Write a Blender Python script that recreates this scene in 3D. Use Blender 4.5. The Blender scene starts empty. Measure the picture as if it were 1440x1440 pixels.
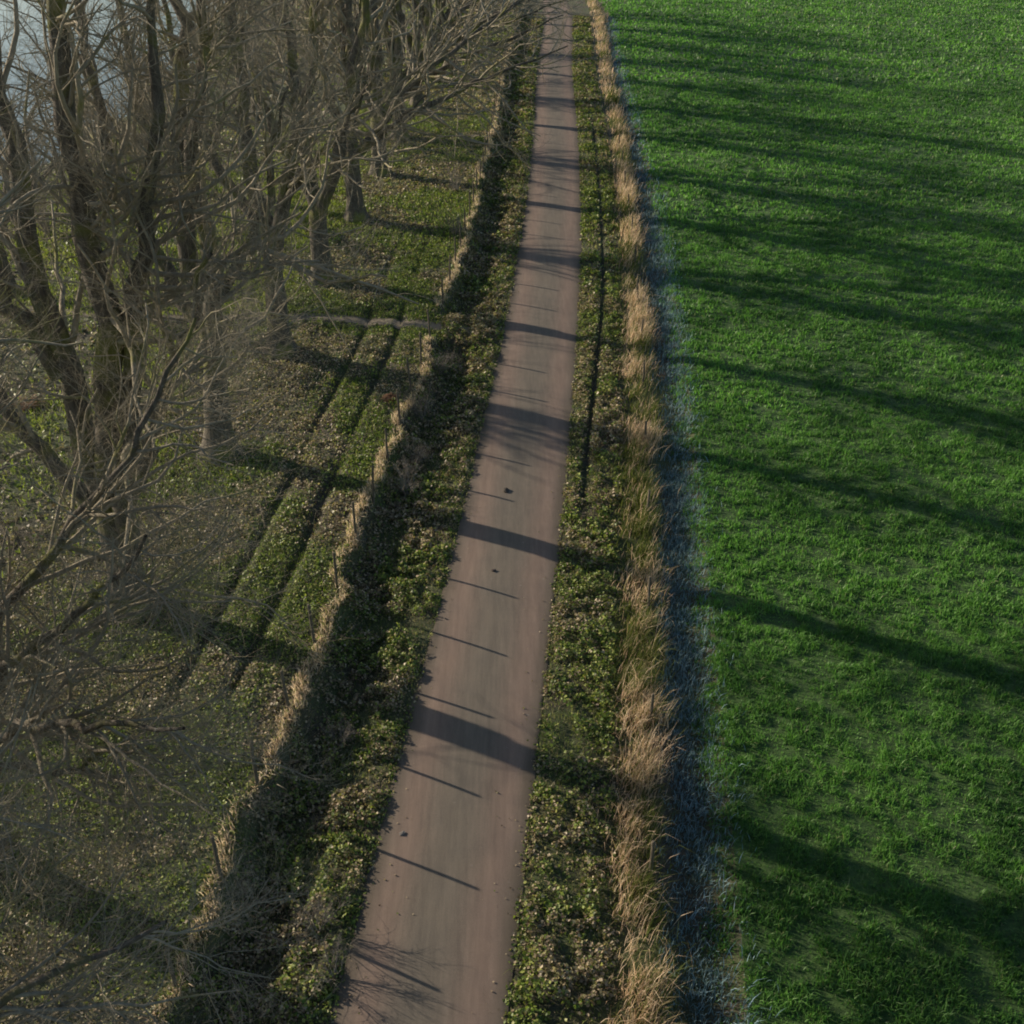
import bpy, math, random
import numpy as np

# ------------------------------------------------------------ camera, world, sun, exposure
SC = bpy.context.scene
COL = SC.collection
H = 17.2
PITCH = math.radians(32.14)
cd = bpy.data.cameras.new('camera'); cam = bpy.data.objects.new('camera', cd); COL.objects.link(cam)
cam.location = (0, 0, H); cam.rotation_euler = (math.radians(90) - PITCH, 0, 0)
cd.sensor_width = 36; cd.sensor_height = 36; cd.lens = 38.6; cd.clip_start = 0.1; cd.clip_end = 6000
SC.camera = cam

SUN_EL = math.radians(18.0)
SHD = math.radians(26.3)                       # shadows fall to +X and towards -Y
sun_dir = (-math.cos(SHD) * math.cos(SUN_EL), math.sin(SHD) * math.cos(SUN_EL), math.sin(SUN_EL))
w = bpy.data.worlds.new('World'); SC.world = w; w.use_nodes = True
nt = w.node_tree; bg = nt.nodes['Background']
sky = nt.nodes.new('ShaderNodeTexSky'); sky.sky_type = 'NISHITA'; sky.sun_disc = False
sky.sun_elevation = SUN_EL; sky.sun_rotation = math.atan2(sun_dir[0], sun_dir[1])
sky.altitude = 50; sky.air_density = 1.0; sky.dust_density = 1.0
nt.links.new(sky.outputs[0], bg.inputs[0]); bg.inputs[1].default_value = 0.09
sd = bpy.data.lights.new('sun', 'SUN'); sd.energy = 5.0; sd.angle = math.radians(0.5); sd.color = (1.0, 0.86, 0.68)
so = bpy.data.objects.new('sun', sd); COL.objects.link(so)
from mathutils import Vector
so.rotation_euler = Vector(sun_dir).to_track_quat('Z', 'Y').to_euler()
so.location = (-40, 20, 40)
SC.view_settings.view_transform = 'Standard'; SC.view_settings.look = 'None'
SC.view_settings.exposure = 0.55; SC.view_settings.gamma = 1.0
SC.cycles.max_bounces = 5; SC.cycles.diffuse_bounces = 2; SC.cycles.transparent_max_bounces = 4
SC.cycles.filter_width = 1.9

rng = np.random.default_rng(11)

# ------------------------------------------------------------ numeric helpers
def vnoise(x, y, scale, seed=0):
    x = np.asarray(x, float) / scale; y = np.asarray(y, float) / scale
    xi = np.floor(x).astype(np.int64); yi = np.floor(y).astype(np.int64)
    fx = x - xi; fy = y - yi; fx = fx * fx * (3 - 2 * fx); fy = fy * fy * (3 - 2 * fy)
    def h(a, b):
        n = (a * 374761393 + b * 668265263 + seed * 974711) & 0xffffffff
        n = ((n ^ (n >> 13)) * 1274126177) & 0xffffffff
        return ((n ^ (n >> 16)) & 0xffff) / 65535.0
    return (h(xi, yi) * (1 - fx) + h(xi + 1, yi) * fx) * (1 - fy) + (h(xi, yi + 1) * (1 - fx) + h(xi + 1, yi + 1) * fx) * fy
def fbm(x, y, scale, seed=0, o=3):
    s = 0; a = 1; t = 0
    for i in range(o):
        s = s + a * vnoise(x, y, scale / 2 ** i, seed + 17 * i); t += a; a *= 0.55
    return s / t
def sstep(a, b, x):
    t = np.clip((np.asarray(x, float) - a) / (b - a), 0, 1); return t * t * (3 - 2 * t)

# road centre line as X = cx(Y)
_P = [7.46605937e-08, -1.35189416e-05, 1.99988399e-04, 1.04761166e-01, -2.76677489e+00]
_ys = np.arange(6, 97, 1.0); _xs = np.polyval(_P, _ys)
_ys = np.concatenate([[-300], _ys, [125, 170, 400]])
_xs = np.concatenate([[_xs[0] - 306 * 0.107], _xs, [4.9, 4.2, -12]])
def cx(Y): return np.interp(Y, _ys, _xs)

_S = [-400, -60, -20, -8, -4.12, -3.95, -3.78, -3.35, -2.85, -2.3, -1.75, -1.5, 1.5, 1.9, 3.1, 4.1, 4.6, 5.05, 5.6, 400]
_Z = [0.3, 0.34, 0.40, 0.44, 0.47, 0.41, 0.10, -0.16, -0.13, -0.02, 0.02, 0, 0, 0.01, -0.03, -0.08, -0.26, -0.22, 0, 0]
def lake_mask(X, Y):
    e = X + 28.5 + 2.5 * (vnoise(X * 0, Y, 9, 5) - 0.5) * 2 + 0.02 * np.maximum(Y - 80, 0)
    return sstep(1.2, -1.2, e) * sstep(60, 64, Y) * sstep(-140, -134, X) * sstep(190, 184, Y)
def gh(X, Y):
    X = np.asarray(X, float); Y = np.asarray(Y, float)
    s = X - cx(Y)
    wob = 0.45 * (vnoise(Y, Y * 0, 1.5, 3) - 0.5) + 0.28 * (vnoise(Y, Y * 0, 0.5, 4) - 0.5)
    sb = np.where(s < -2.6, s + wob, s)
    z = np.interp(sb, _S, _Z)
    gap = sstep(38.9, 39.9, Y) * sstep(42.6, 41.7, Y)
    zg = np.interp(s, [-400, -9, -5, -1.6], [0.3, 0.44, 0.36, 0.0])
    z = np.where(s < -1.5, z * (1 - gap) + zg * gap, z)
    near = sstep(-30, -9, s)
    z = z + (s < -4) * sstep(-4, -4.6, s) * (0.12 * (fbm(X, Y, 1.8, 8) - 0.5))
    # wheel ruts on the meadow track and a narrow one on the right verge
    for c0, c1 in ((-5.55, -5.95), (-6.85, -7.35)):
        c = c0 + (c1 - c0) * sstep(35, 60, Y) + 0.16 * (vnoise(Y, 0 * Y + c0, 3.5, 9) - 0.5)
        z = z - 0.10 * np.exp(-((s - c) / (0.09 + 0.13 * vnoise(Y, Y * 0 + c0, 1.1, 29))) ** 2) * (0.05 + 1.3 * sstep(0.3, 0.65, vnoise(X * 0 + c0, Y, 3.4, 21))) * sstep(15, 21, Y) * (1 - 0.7 * sstep(44, 50, Y))
    c = 2.05 + 0.45 * sstep(28, 48, Y)
    z = z - 0.15 * np.exp(-((s - c) / (0.07 + 0.1 * vnoise(Y, Y * 0, 1.3, 39))) ** 2) * (0.35 + 0.9 * vnoise(Y, Y * 0, 2.1, 38)) * sstep(26, 29, Y) * sstep(82, 74, Y)
    z = z - 1.1 * lake_mask(X, Y)
    z = z + sstep(1.6, 2.2, np.abs(s)) * (np.abs(s) < 4.3) * 0.05 * (vnoise(X, Y, 0.4, 31) - 0.5)
    z = z + (s > 5.6) * 0.05 * (fbm(X, Y, 3.0, 13) - 0.5)
    return z

# ------------------------------------------------------------ object helpers
def tag(o, label=None, cat=None, group=None, kind=None):
    for k, v in (('label', label), ('category', cat), ('group', group), ('kind', kind)):
        if v: o[k] = v
    return o
def empty(name, loc, rz=0.0):
    o = bpy.data.objects.new(name, None); COL.objects.link(o); o.location = loc; o.rotation_euler = (0, 0, rz)
    o.empty_display_size = 0.2
    return o
def mesh(name, V, F, mat, parent=None, smooth=False, col=None, mats=None, fmat=None):
    """V (n,3); F (m,k) with k = 3 or 4"""
    V = np.asarray(V, np.float32); F = np.asarray(F, np.int32)
    me = bpy.data.meshes.new(name); k = F.shape[1]; m = len(F)
    me.vertices.add(len(V)); me.vertices.foreach_set('co', V.ravel())
    me.loops.add(m * k); me.loops.foreach_set('vertex_index', F.ravel())
    me.polygons.add(m); me.polygons.foreach_set('loop_start', np.arange(0, m * k, k, dtype=np.int32))
    me.polygons.foreach_set('loop_total', np.full(m, k, np.int32))
    if smooth: me.polygons.foreach_set('use_smooth', np.ones(m, bool))
    me.update(calc_edges=True)
    if col is not None:
        a = me.attributes.new('col', 'FLOAT_COLOR', 'POINT')
        c = np.ones((len(V), 4), np.float32); c[:, :3] = col
        a.data.foreach_set('color', c.ravel())
    me.materials.append(mat)
    o = bpy.data.objects.new(name, me); COL.objects.link(o)
    if parent: o.parent = parent
    return o

# ------------------------------------------------------------ materials
def newmat(name):
    m = bpy.data.materials.new(name); m.use_nodes = True
    n = m.node_tree; return m, n, n.nodes['Principled BSDF']
def N(n, t, **kw):
    x = n.nodes.new('ShaderNode' + t)
    for k, v in kw.items(): setattr(x, k, v)
    return x
def noise(n, scale, detail=4, rough=0.55, vec=None):
    t = N(n, 'TexNoise'); t.inputs['Scale'].default_value = scale; t.inputs['Detail'].default_value = detail
    t.inputs['Roughness'].default_value = rough
    if vec is not None: n.links.new(vec, t.inputs['Vector'])
    return t.outputs['Fac']
def ramp(n, fac, stops):
    r = N(n, 'ValToRGB'); e = r.color_ramp.elements
    while len(e) > 1: e.remove(e[0])
    e[0].position = stops[0][0]; e[0].color = (*stops[0][1], 1)
    for p, c in stops[1:]:
        k = e.new(p); k.color = (*c, 1)
    n.links.new(fac, r.inputs[0]); return r.outputs[0]
def mixc(n, fac, a, b, mode='MIX'):
    m = N(n, 'Mix', data_type='RGBA', blend_type=mode)
    for s, v in ((m.inputs[0], fac), (m.inputs[6], a), (m.inputs[7], b)):
        if isinstance(v, (int, float)): s.default_value = v
        elif isinstance(v, tuple): s.default_value = (*v, 1)
        else: n.links.new(v, s)
    return m.outputs[2]
def bump(n, b, h, strength=0.5, dist=0.02):
    k = N(n, 'Bump'); k.inputs['Strength'].default_value = strength; k.inputs['Distance'].default_value = dist
    n.links.new(h, k.inputs['Height']); n.links.new(k.outputs[0], b.inputs['Normal'])
def pos(n): return N(n, 'NewGeometry').outputs['Position']

def leafmat(name, transl=0.35, rough=0.6, tint=(1.15, 1.25, 0.6)):
    m = bpy.data.materials.new(name); m.use_nodes = True; n = m.node_tree
    b = n.nodes['Principled BSDF']; out = n.nodes['Material Output']
    a = N(n, 'Attribute', attribute_name='col')
    n.links.new(a.outputs['Color'], b.inputs['Base Color']); b.inputs['Roughness'].default_value = rough
    b.inputs['Specular IOR Level'].default_value = 0.3
    tr = N(n, 'BsdfTranslucent'); n.links.new(mixc(n, 1.0, a.outputs['Color'], tint, 'MULTIPLY'), tr.inputs[0])
    mx = N(n, 'MixShader'); mx.inputs[0].default_value = transl
    n.links.new(b.outputs[0], mx.inputs[1]); n.links.new(tr.outputs[0], mx.inputs[2]); n.links.new(mx.outputs[0], out.inputs[0])
    return m
M_LEAF = leafmat('ground_leaves', 0.3, 0.5)
M_GRASS = leafmat('field_blades', 0.42, 0.5, (1.0, 1.2, 0.6))
M_DRY = leafmat('dry_blades', 0.42, 0.7, (1.05, 1.0, 0.9))
M_FROST = leafmat('frosted_blades', 0.15, 0.7, (1, 1, 1))

# soil / litter of the unploughed ground
M_SOIL, n, b = newmat('soil'); p = pos(n)
f1 = noise(n, 0.45, 5, 0.6, p); f2 = noise(n, 6, 6, 0.7, p); f3 = noise(n, 30, 3, 0.6, p)
c1 = ramp(n, f2, [(0.3, (0.022, 0.019, 0.014)), (0.5, (0.055, 0.045, 0.032)), (0.7, (0.13, 0.10, 0.07))])
c2 = ramp(n, f3, [(0.3, (0.030, 0.045, 0.014)), (0.6, (0.075, 0.10, 0.030)), (0.8, (0.13, 0.13, 0.06))])
n.links.new(mixc(n, ramp(n, f1, [(0.40, (0.1, 0.1, 0.1)), (0.6, (0.85, 0.85, 0.85))]), c1, c2), b.inputs['Base Color'])
b.inputs['Roughness'].default_value = 0.95; bump(n, b, f2, 1.0, 0.06)

M_FIELD, n, b = newmat('field_ground'); p = pos(n)
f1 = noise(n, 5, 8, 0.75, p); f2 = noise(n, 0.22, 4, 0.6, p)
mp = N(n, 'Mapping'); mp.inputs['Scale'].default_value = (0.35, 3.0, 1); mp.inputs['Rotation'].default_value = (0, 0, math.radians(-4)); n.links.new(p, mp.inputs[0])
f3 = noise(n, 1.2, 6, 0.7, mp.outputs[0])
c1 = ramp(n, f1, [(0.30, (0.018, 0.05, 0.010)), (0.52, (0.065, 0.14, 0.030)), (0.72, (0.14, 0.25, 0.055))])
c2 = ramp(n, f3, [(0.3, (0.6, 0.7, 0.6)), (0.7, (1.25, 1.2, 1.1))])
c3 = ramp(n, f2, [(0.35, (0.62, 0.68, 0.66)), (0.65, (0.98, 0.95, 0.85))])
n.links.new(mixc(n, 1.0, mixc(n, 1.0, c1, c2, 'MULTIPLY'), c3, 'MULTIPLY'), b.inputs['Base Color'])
b.inputs['Roughness'].default_value = 0.9; bump(n, b, f1, 1.0, 0.15)

# lane surface: worn brown chippings, greyer along the middle
M_ROAD, n, b = newmat('lane_surface'); p = pos(n)
a = N(n, 'Attribute', attribute_name='col')
sep = N(n, 'SeparateColor'); n.links.new(a.outputs['Color'], sep.inputs[0])
f1 = noise(n, 70, 4, 0.8, p); f2 = noise(n, 1.3, 5, 0.6, p)
mp = N(n, 'Mapping'); mp.inputs['Scale'].default_value = (1.0, 0.09, 1); mp.inputs['Rotation'].default_value = (0, 0, math.radians(6)); n.links.new(p, mp.inputs[0])
f3 = noise(n, 3.0, 5, 0.6, mp.outputs[0])
track = mixc(n, f3, (0.165, 0.124, 0.100), (0.222, 0.164, 0.130))
mid = mixc(n, f3, (0.118, 0.105, 0.086), (0.165, 0.140, 0.112))
base = mixc(n, sep.outputs[0], mid, track)
base = mixc(n, 1.0, base, ramp(n, noise(n, 7.0, 6, 0.75, mp.outputs[0]), [(0.3, (0.80, 0.80, 0.80)), (0.7, (1.18, 1.17, 1.15))]), 'MULTIPLY')
mud = N(n, 'Math', operation='MULTIPLY'); n.links.new(sep.outputs[1], mud.inputs[0]); mud.inputs[1].default_value = 0.75
base = mixc(n, mud.outputs[0], base, (0.085, 0.07, 0.05))
grit = ramp(n, f1, [(0.25, (0.72, 0.72, 0.72)), (0.5, (1, 1, 1)), (0.72, (1.25, 1.25, 1.25)), (0.80, (1.6, 1.55, 1.5))])
base = mixc(n, 1.0, base, grit, 'MULTIPLY')
base = mixc(n, 1.0, base, ramp(n, f2, [(0.3, (0.92, 0.93, 0.94)), (0.7, (1.06, 1.05, 1.03))]), 'MULTIPLY')
v = N(n, 'TexVoronoi'); v.inputs['Scale'].default_value = 2.2; n.links.new(p, v.inputs['Vector'])
spot = ramp(n, v.outputs['Distance'], [(0.0, (1, 1, 1)), (0.055, (0.6, 0.6, 0.6)), (0.09, (0, 0, 0))])
base = mixc(n, mixc(n, 1.0, spot, ramp(n, noise(n, 0.9, 2, 0.5, p), [(0.5, (0, 0, 0)), (0.56, (0.6, 0.6, 0.6))]), 'MULTIPLY'), base, (0.25, 0.23, 0.20))
n.links.new(base, b.inputs['Base Color']); b.inputs['Roughness'].default_value = 0.88; b.inputs['Specular IOR Level'].default_value = 0.25
bump(n, b, f1, 0.5, 0.008)

M_PATH, n, b = newmat('footpath_dirt'); p = pos(n); f1 = noise(n, 8, 6, 0.7, p)
n.links.new(ramp(n, f1, [(0.3, (0.10, 0.085, 0.055)), (0.7, (0.23, 0.19, 0.135))]), b.inputs['Base Color']); b.inputs['Roughness'].default_value = 0.95
bump(n, b, f1, 0.8, 0.03)

M_WATER, n, b = newmat('lake_water'); b.inputs['Base Color'].default_value = (0.05, 0.085, 0.08, 1); b.inputs['Roughness'].default_value = 0.12
bump(n, b, noise(n, 2.5, 3, 0.5, pos(n)), 0.15, 0.05)

def barkmat(name, dark, light, moss, mosslvl):
    m, n, b = newmat(name); tc = N(n, 'TexCoord').outputs['Object']
    mp = N(n, 'Mapping'); mp.inputs['Scale'].default_value = (5, 5, 1.2); n.links.new(tc, mp.inputs[0])
    f1 = noise(n, 2.2, 6, 0.7, mp.outputs[0]); f2 = noise(n, 0.8, 4, 0.6, tc); f3 = noise(n, 14, 3, 0.6, tc)
    c = ramp(n, f1, [(0.3, dark), (0.7, light)])
    c = mixc(n, ramp(n, f2, [(mosslvl, (0, 0, 0)), (mosslvl + 0.12, (0.85, 0.85, 0.85))]), c, moss)
    c = mixc(n, ramp(n, f3, [(0.62, (0, 0, 0)), (0.7, (0.5, 0.5, 0.5))]), c, (0.30, 0.30, 0.26))
    n.links.new(c, b.inputs['Base Color']); b.inputs['Roughness'].default_value = 0.9; b.inputs['Specular IOR Level'].default_value = 0.2
    bump(n, b, f1, 0.9, 0.04); return m
M_BARK = barkmat('bark', (0.05, 0.044, 0.036), (0.16, 0.14, 0.11), (0.15, 0.16, 0.04), 0.50)
M_TWIG = barkmat('twig_bark', (0.175, 0.152, 0.108), (0.37, 0.33, 0.245), (0.19, 0.19, 0.06), 0.55)
M_POST = barkmat('weathered_wood', (0.07, 0.06, 0.045), (0.17, 0.15, 0.115), (0.12, 0.13, 0.06), 0.62)
M_SHRUB = barkmat('shrub_bark', (0.13, 0.115, 0.095), (0.30, 0.27, 0.23), (0.2, 0.18, 0.1), 0.62)

# ------------------------------------------------------------ ground, field, lane
def axis(segs):
    out = [segs[0][0]]
    for a, b_, st in segs:
        k = max(1, int(round((b_ - a) / st))); out += list(np.linspace(a, b_, k + 1)[1:])
    return np.array(out)
S_L = axis([(-1800, -400, 200), (-400, -150, 25), (-150, -60, 3), (-60, -20, 0.8), (-20, -8, 0.35), (-8, 1.5, 0.085), (1.5, 5.6, 0.085)])
S_R = axis([(5.6, 14, 0.35), (14, 40, 0.8), (40, 120, 3), (120, 400, 20), (400, 1800, 200)])
YY = axis([(-200, -20, 30), (-20, 6, 2), (6, 60, 0.28), (60, 110, 0.6), (110, 200, 2.5), (200, 500, 20), (500, 3000, 250)])
def sheet(name, SS, Ys, mat, dz=0.0, zf=None, col=None, cxf=cx):
    S, Y = np.meshgrid(SS, Ys); X = S + cxf(Y); Z = (gh(X, Y) if zf is None else zf(X, Y)) + dz
    V = np.stack([X, Y, Z], -1).reshape(-1, 3)
    nx, ny = len(SS), len(Ys); i = np.arange(ny - 1)[:, None] * nx + np.arange(nx - 1)[None, :]
    F = np.stack([i, i + 1, i + 1 + nx, i + nx], -1).reshape(-1, 4)
    return mesh(name, V, F, mat, smooth=True, col=None if col is None else col(S, Y).reshape(-1, 3))
tag(sheet('ground', S_L, YY, M_SOIL), 'leaf-strewn mossy ground with a raised bank, ditch and wheel ruts', 'ground', kind='structure')
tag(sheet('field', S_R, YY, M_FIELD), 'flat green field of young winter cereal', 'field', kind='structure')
def roadcol(S, Y):
    e = 0.15 * (vnoise(S, Y, 1.5, 77) - 0.5)
    t = np.exp(-((np.abs(S + e) - 0.95) / 0.42) ** 2)
    m = sstep(1.05, 1.5, np.abs(S) + 0.35 * (fbm(S * 3, Y, 1.4, 78) - 0.5))
    return np.stack([t, m, t], -1)
RY = axis([(-200, 6, 8), (6, 60, 0.4), (60, 200, 2), (200, 500, 20)])
rs = axis([(-1.5, 1.5, 0.06)])
def road_z(X, Y): s = X - cx(Y); return gh(X * 0 + cx(Y), Y) + 0.02 + 0.035 * (1 - (s / 1.5) ** 2)
ro = sheet('road', rs, RY, M_ROAD, 0.0, road_z, roadcol)
vv = ro.data.vertices; co = np.empty(len(vv) * 3, np.float32); vv.foreach_get('co', co); co = co.reshape(-1, 3)
s_ = co[:, 0] - cx(co[:, 1]); edge = np.abs(s_) > 1.45
co[edge, 0] += (np.sign(s_[edge]) * 0.16 * (fbm(co[edge, 1], co[edge, 1] * 0 + np.sign(s_[edge]) * 9, 1.1, 41, 3) - 0.45)).astype(np.float32)
co[edge, 2] = 0.012
vv.foreach_set('co', co.ravel()); ro.data.update()
tag(ro, 'narrow brown lane with paler wheel tracks running away from the viewer', 'road', kind='structure')
# footpath crossing the bank gap
ps = np.linspace(-1.56, -26, 110); PV = []; PF = []
for i, s in enumerate(ps):
    yc = 40.9 + 0.012 * s * s * 0.2 + 0.25 * math.sin(s * 0.5)
    for j in range(6):
        y = yc + (j - 2.5) * 0.15 + (0.09 * (vnoise(s, j, 0.8, 5) - 0.5) if j in (0, 5) else 0)
        x = s + float(cx(yc)); PV.append((x, y, float(gh(x, y)) + 0.012))
for i in range(len(ps) - 1):
    for j in range(5):
        a = i * 6 + j; PF.append((a, a + 1, a + 7, a + 6))
tag(mesh('footpath', PV, PF, M_PATH, smooth=True), 'trodden earth footpath branching off the lane between the trees', 'path', kind='structure')
# lake
LX, LY = np.meshgrid(np.linspace(-142, -24, 30), np.linspace(56, 192, 30))
LV = np.stack([LX, LY, LX * 0 - 0.05], -1).reshape(-1, 3); i = np.arange(29)[:, None] * 30 + np.arange(29)[None, :]
tag(mesh('lake_water', LV, np.stack([i, i + 1, i + 31, i + 30], -1).reshape(-1, 4), M_WATER), 'pale lake beyond the avenue trees', 'lake', kind='structure')

# ------------------------------------------------------------ scattered vegetation (uncountable: one object per kind of cover)
def in_view(X, Y, m=1.12, h=0.3):
    z = Y * math.cos(PITCH) + (H - h) * math.sin(PITCH); yc = (H - h) * math.cos(PITCH) - Y * math.sin(PITCH)
    return (z > 1) & (np.abs(X) / z < 0.4663 * m + 0.02) & (yc / z < 0.4663 * m + 0.03) & (yc / z > -0.4663 * m - 0.1)
def pick(cols, k, r=rng):
    cols = np.array(cols); return cols[k]
def leaves(name, X, Y, Z, size, col, mat, flat=0.6, label=None, cat=None):
    n_ = len(X); az = rng.uniform(0, 2 * np.pi, n_); tilt = rng.normal(0, 1, n_) * (1 - flat) * 1.4 + 0.25
    u = np.stack([np.cos(az) * np.cos(tilt), np.sin(az) * np.cos(tilt), np.sin(tilt)], -1)
    vaz = az + np.pi / 2; rl = rng.normal(0, 0.5, n_)
    v = np.stack([np.cos(vaz) * np.cos(rl), np.sin(vaz) * np.cos(rl), np.sin(rl)], -1)
    C = np.stack([X, Y, Z], -1); L = size[:, None]; W = size[:, None] * rng.uniform(0.35, 0.6, n_)[:, None]
    up = np.zeros((n_, 3)); up[:, 2] = 1
    V = np.stack([C - u * L * 0.5, C + v * W + u * L * 0.05 + up * L * 0.12, C + u * L * 0.55, C - v * W + u * L * 0.05 + up * L * 0.12], 1).reshape(-1, 3)
    F = np.arange(n_ * 4).reshape(-1, 4)
    F = np.concatenate([F[:, [0, 1, 2]], F[:, [0, 2, 3]]])
    o = mesh(name, V, F, mat, col=np.repeat(col, 4, 0)); return tag(o, label, cat, kind='stuff')
def blades(name, X, Y, Z, L, W, col, mat, lean=0.35, bias=(0, 0), label=None, cat=None, tipcol=None):
    n_ = len(X); az = rng.uniform(0, 2 * np.pi, n_); d = np.abs(rng.normal(0, lean, n_))
    dx = np.cos(az) * d + bias[0]; dy = np.sin(az) * d + bias[1]
    C = np.stack([X, Y, Z], -1); side = rng.uniform(0, 2 * np.pi, n_)
    sv = np.stack([np.cos(side), np.sin(side), 0 * side], -1) * (W[:, None] / 2)
    mid = C + np.stack([dx * 0.4 * L, dy * 0.4 * L, 0.55 * L], -1)
    tip = C + np.stack([dx * 1.15 * L, dy * 1.15 * L, L * np.clip(1.0 - 0.35 * (dx * dx + dy * dy), 0.25, 1)], -1)
    V = np.stack([C - sv, C + sv, mid + sv * 0.8, mid - sv * 0.8, tip], 1).reshape(-1, 3)
    k = np.arange(n_)[:, None] * 5
    F = np.concatenate([k + np.array([[0, 1, 2]]), k + np.array([[0, 2, 3]]), k + np.array([[3, 2, 4]])])
    o = mesh(name, V, F, mat, col=np.repeat(col, 5, 0)); return tag(o, label, cat, kind='stuff')

GREENS = [(0.07, 0.11, 0.025), (0.115, 0.165, 0.032), (0.18, 0.225, 0.045), (0.24, 0.26, 0.07), (0.06, 0.08, 0.028)]
BROWNS = [(0.13, 0.10, 0.065), (0.22, 0.17, 0.11), (0.32, 0.26, 0.18), (0.09, 0.065, 0.045), (0.29, 0.24, 0.165), (0.18, 0.17, 0.08)]
def covercol(n_, g):
    """g in 0..1: how green"""
    isg = rng.uniform(0, 1, n_) < g
    a = np.array(GREENS)[rng.integers(0, len(GREENS), n_)]; b_ = np.array(BROWNS)[rng.integers(0, len(BROWNS), n_)]
    return np.where(isg[:, None], a, b_ * 1.15) * 1.2 * rng.uniform(0.75, 1.25, n_)[:, None]
def area(s0, s1, y0, y1, dens):
    k = int((s1 - s0) * (y1 - y0) * dens); s = rng.uniform(s0, s1, k); Y = rng.uniform(y0, y1, k); X = s + cx(Y)
    m = in_view(X, Y); return s[m], X[m], Y[m]

def verge(name, s0, s1, label, gl):
    Xs, Ys, Zs, Ss, Cs = [], [], [], [], []
    for y0, y1, d, sz in ((8, 24, 1000, 0.062), (24, 45, 640, 0.078), (45, 75, 300, 0.11), (75, 125, 130, 0.16)):
        s, X, Y = area(s0, s1, y0, y1, d)
        cl = 0.65 * vnoise(X, Y, 0.30, 51) + 0.35 * vnoise(X, Y, 0.15, 52)
        edge = np.minimum(sstep(s0 - 0.02, s0 + 0.3, s), sstep(s1 + 0.02, s1 - 0.35, s))
        bare = vnoise(X, Y, 1.1, 53)
        rut = np.ones_like(s)
        if s0 > 0:
            c = 2.05 + 0.45 * sstep(28, 48, Y); rut = 1 - np.exp(-((s - c) / 0.13) ** 2) * sstep(26, 29, Y) * sstep(82, 74, Y)
        keep = rng.uniform(0, 1, len(s)) < (sstep(0.34, 0.50, cl) * 0.93 + 0.07) * (0.35 + 0.65 * edge) * rut * sstep(0.05, 0.3, bare)
        s, X, Y, cl, edge = s[keep], X[keep], Y[keep], cl[keep], edge[keep]
        z = gh(X, Y) + 0.02 + (0.25 + 0.75 * sstep(1.45, 2.0, np.abs(s))) * edge * sstep(0.3, 0.8, cl) * rng.uniform(0.3, 1.0, len(s)) * 0.26
        g = np.clip(gl(s, X, Y), 0.05, 0.97)
        Xs.append(X); Ys.append(Y); Zs.append(z); Ss.append(sz * rng.uniform(0.6, 1.4, len(s))); Cs.append(covercol(len(s), g))
    return leaves(name, *[np.concatenate(a) for a in (Xs, Ys, Zs, Ss)], np.concatenate(Cs), M_LEAF, 0.55, label, 'ground cover')
verge('ground_cover_leaves', -3.95, -1.42, 'low leafy ground cover filling the verge between ditch and lane',
      lambda s, X, Y: 0.15 + 0.7 * sstep(0.38, 0.65, fbm(X, Y, 1.3, 61)) + 0.25 * sstep(-1.8, -1.5, s) - 0.3 * sstep(-3.2, -3.5, s))
verge('ground_cover_leaves', 1.41, 3.35, 'clumpy green and brown cover plants between lane and dry grass',
      lambda s, X, Y: 0.12 + 0.75 * sstep(0.36, 0.64, fbm(X, Y, 1.5, 62)) + 0.2 * sstep(25, 60, Y))
# meadow west of the bank
Xs, Ys, Zs, Ss, Cs = [], [], [], [], []
for s0, s1, y0, y1, d, sz in ((-13, -3.1, 9, 26, 520, 0.058), (-13, -3.1, 26, 46, 340, 0.072), (-14, -3.1, 46, 80, 130, 0.105), (-14, -3.1, 80, 130, 50, 0.17),
                              (-28, -13, 14, 45, 55, 0.12), (-36, -14, 45, 75, 26, 0.16), (-60, -14, 75, 140, 6, 0.25)):
    s, X, Y = area(s0, s1, y0, y1, d)
    lm = lake_mask(X, Y); g0 = fbm(X, Y, 3.2, 71)
    rut = np.ones_like(s)
    for c0, c1 in ((-5.55, -5.95), (-6.85, -7.35)):
        c = c0 + (c1 - c0) * sstep(35, 60, Y) + 0.16 * (vnoise(Y, 0 * Y + c0, 3.5, 9) - 0.5)
        rut = rut * (1 - 0.9 * np.exp(-((s - c) / 0.13) ** 2) * (0.1 + 0.9 * sstep(0.3, 0.65, vnoise(X * 0 + c0, Y, 3.4, 21))) * sstep(15, 21, Y) * (1 - 0.6 * sstep(44, 50, Y)))
    pth = 1 - 0.97 * np.exp(-(np.abs(Y - 40.9 - 0.25 * np.sin(s * 0.5) - 0.0024 * s * s) / 0.36) ** 4)
    cl = 0.6 * vnoise(X, Y, 0.4, 73) + 0.4 * vnoise(X, Y, 0.15, 74)
    slope = 1 - 0.6 * sstep(-3.98, -3.8, s)
    keep = (rng.uniform(0, 1, len(s)) < rut * pth * slope * (0.35 + 0.65 * sstep(0.25, 0.55, cl))) & (lm < 0.05)
    s, X, Y, g0, cl = s[keep], X[keep], Y[keep], g0[keep], cl[keep]
    g = 0.05 + 0.93 * sstep(0.42, 0.55, g0) - 0.35 * sstep(-4.6, -4.0, s) + 0.3 * sstep(-9, -14, s)
    Xs.append(X); Ys.append(Y); Zs.append(gh(X, Y) + 0.01 + rng.uniform(0.1, 1, len(s)) * 0.13 * sstep(0.3, 0.8, cl)); Ss.append(sz * rng.uniform(0.6, 1.4, len(s)))
    Cs.append(covercol(len(s), np.clip(g, 0.08, 0.95)))
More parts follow.
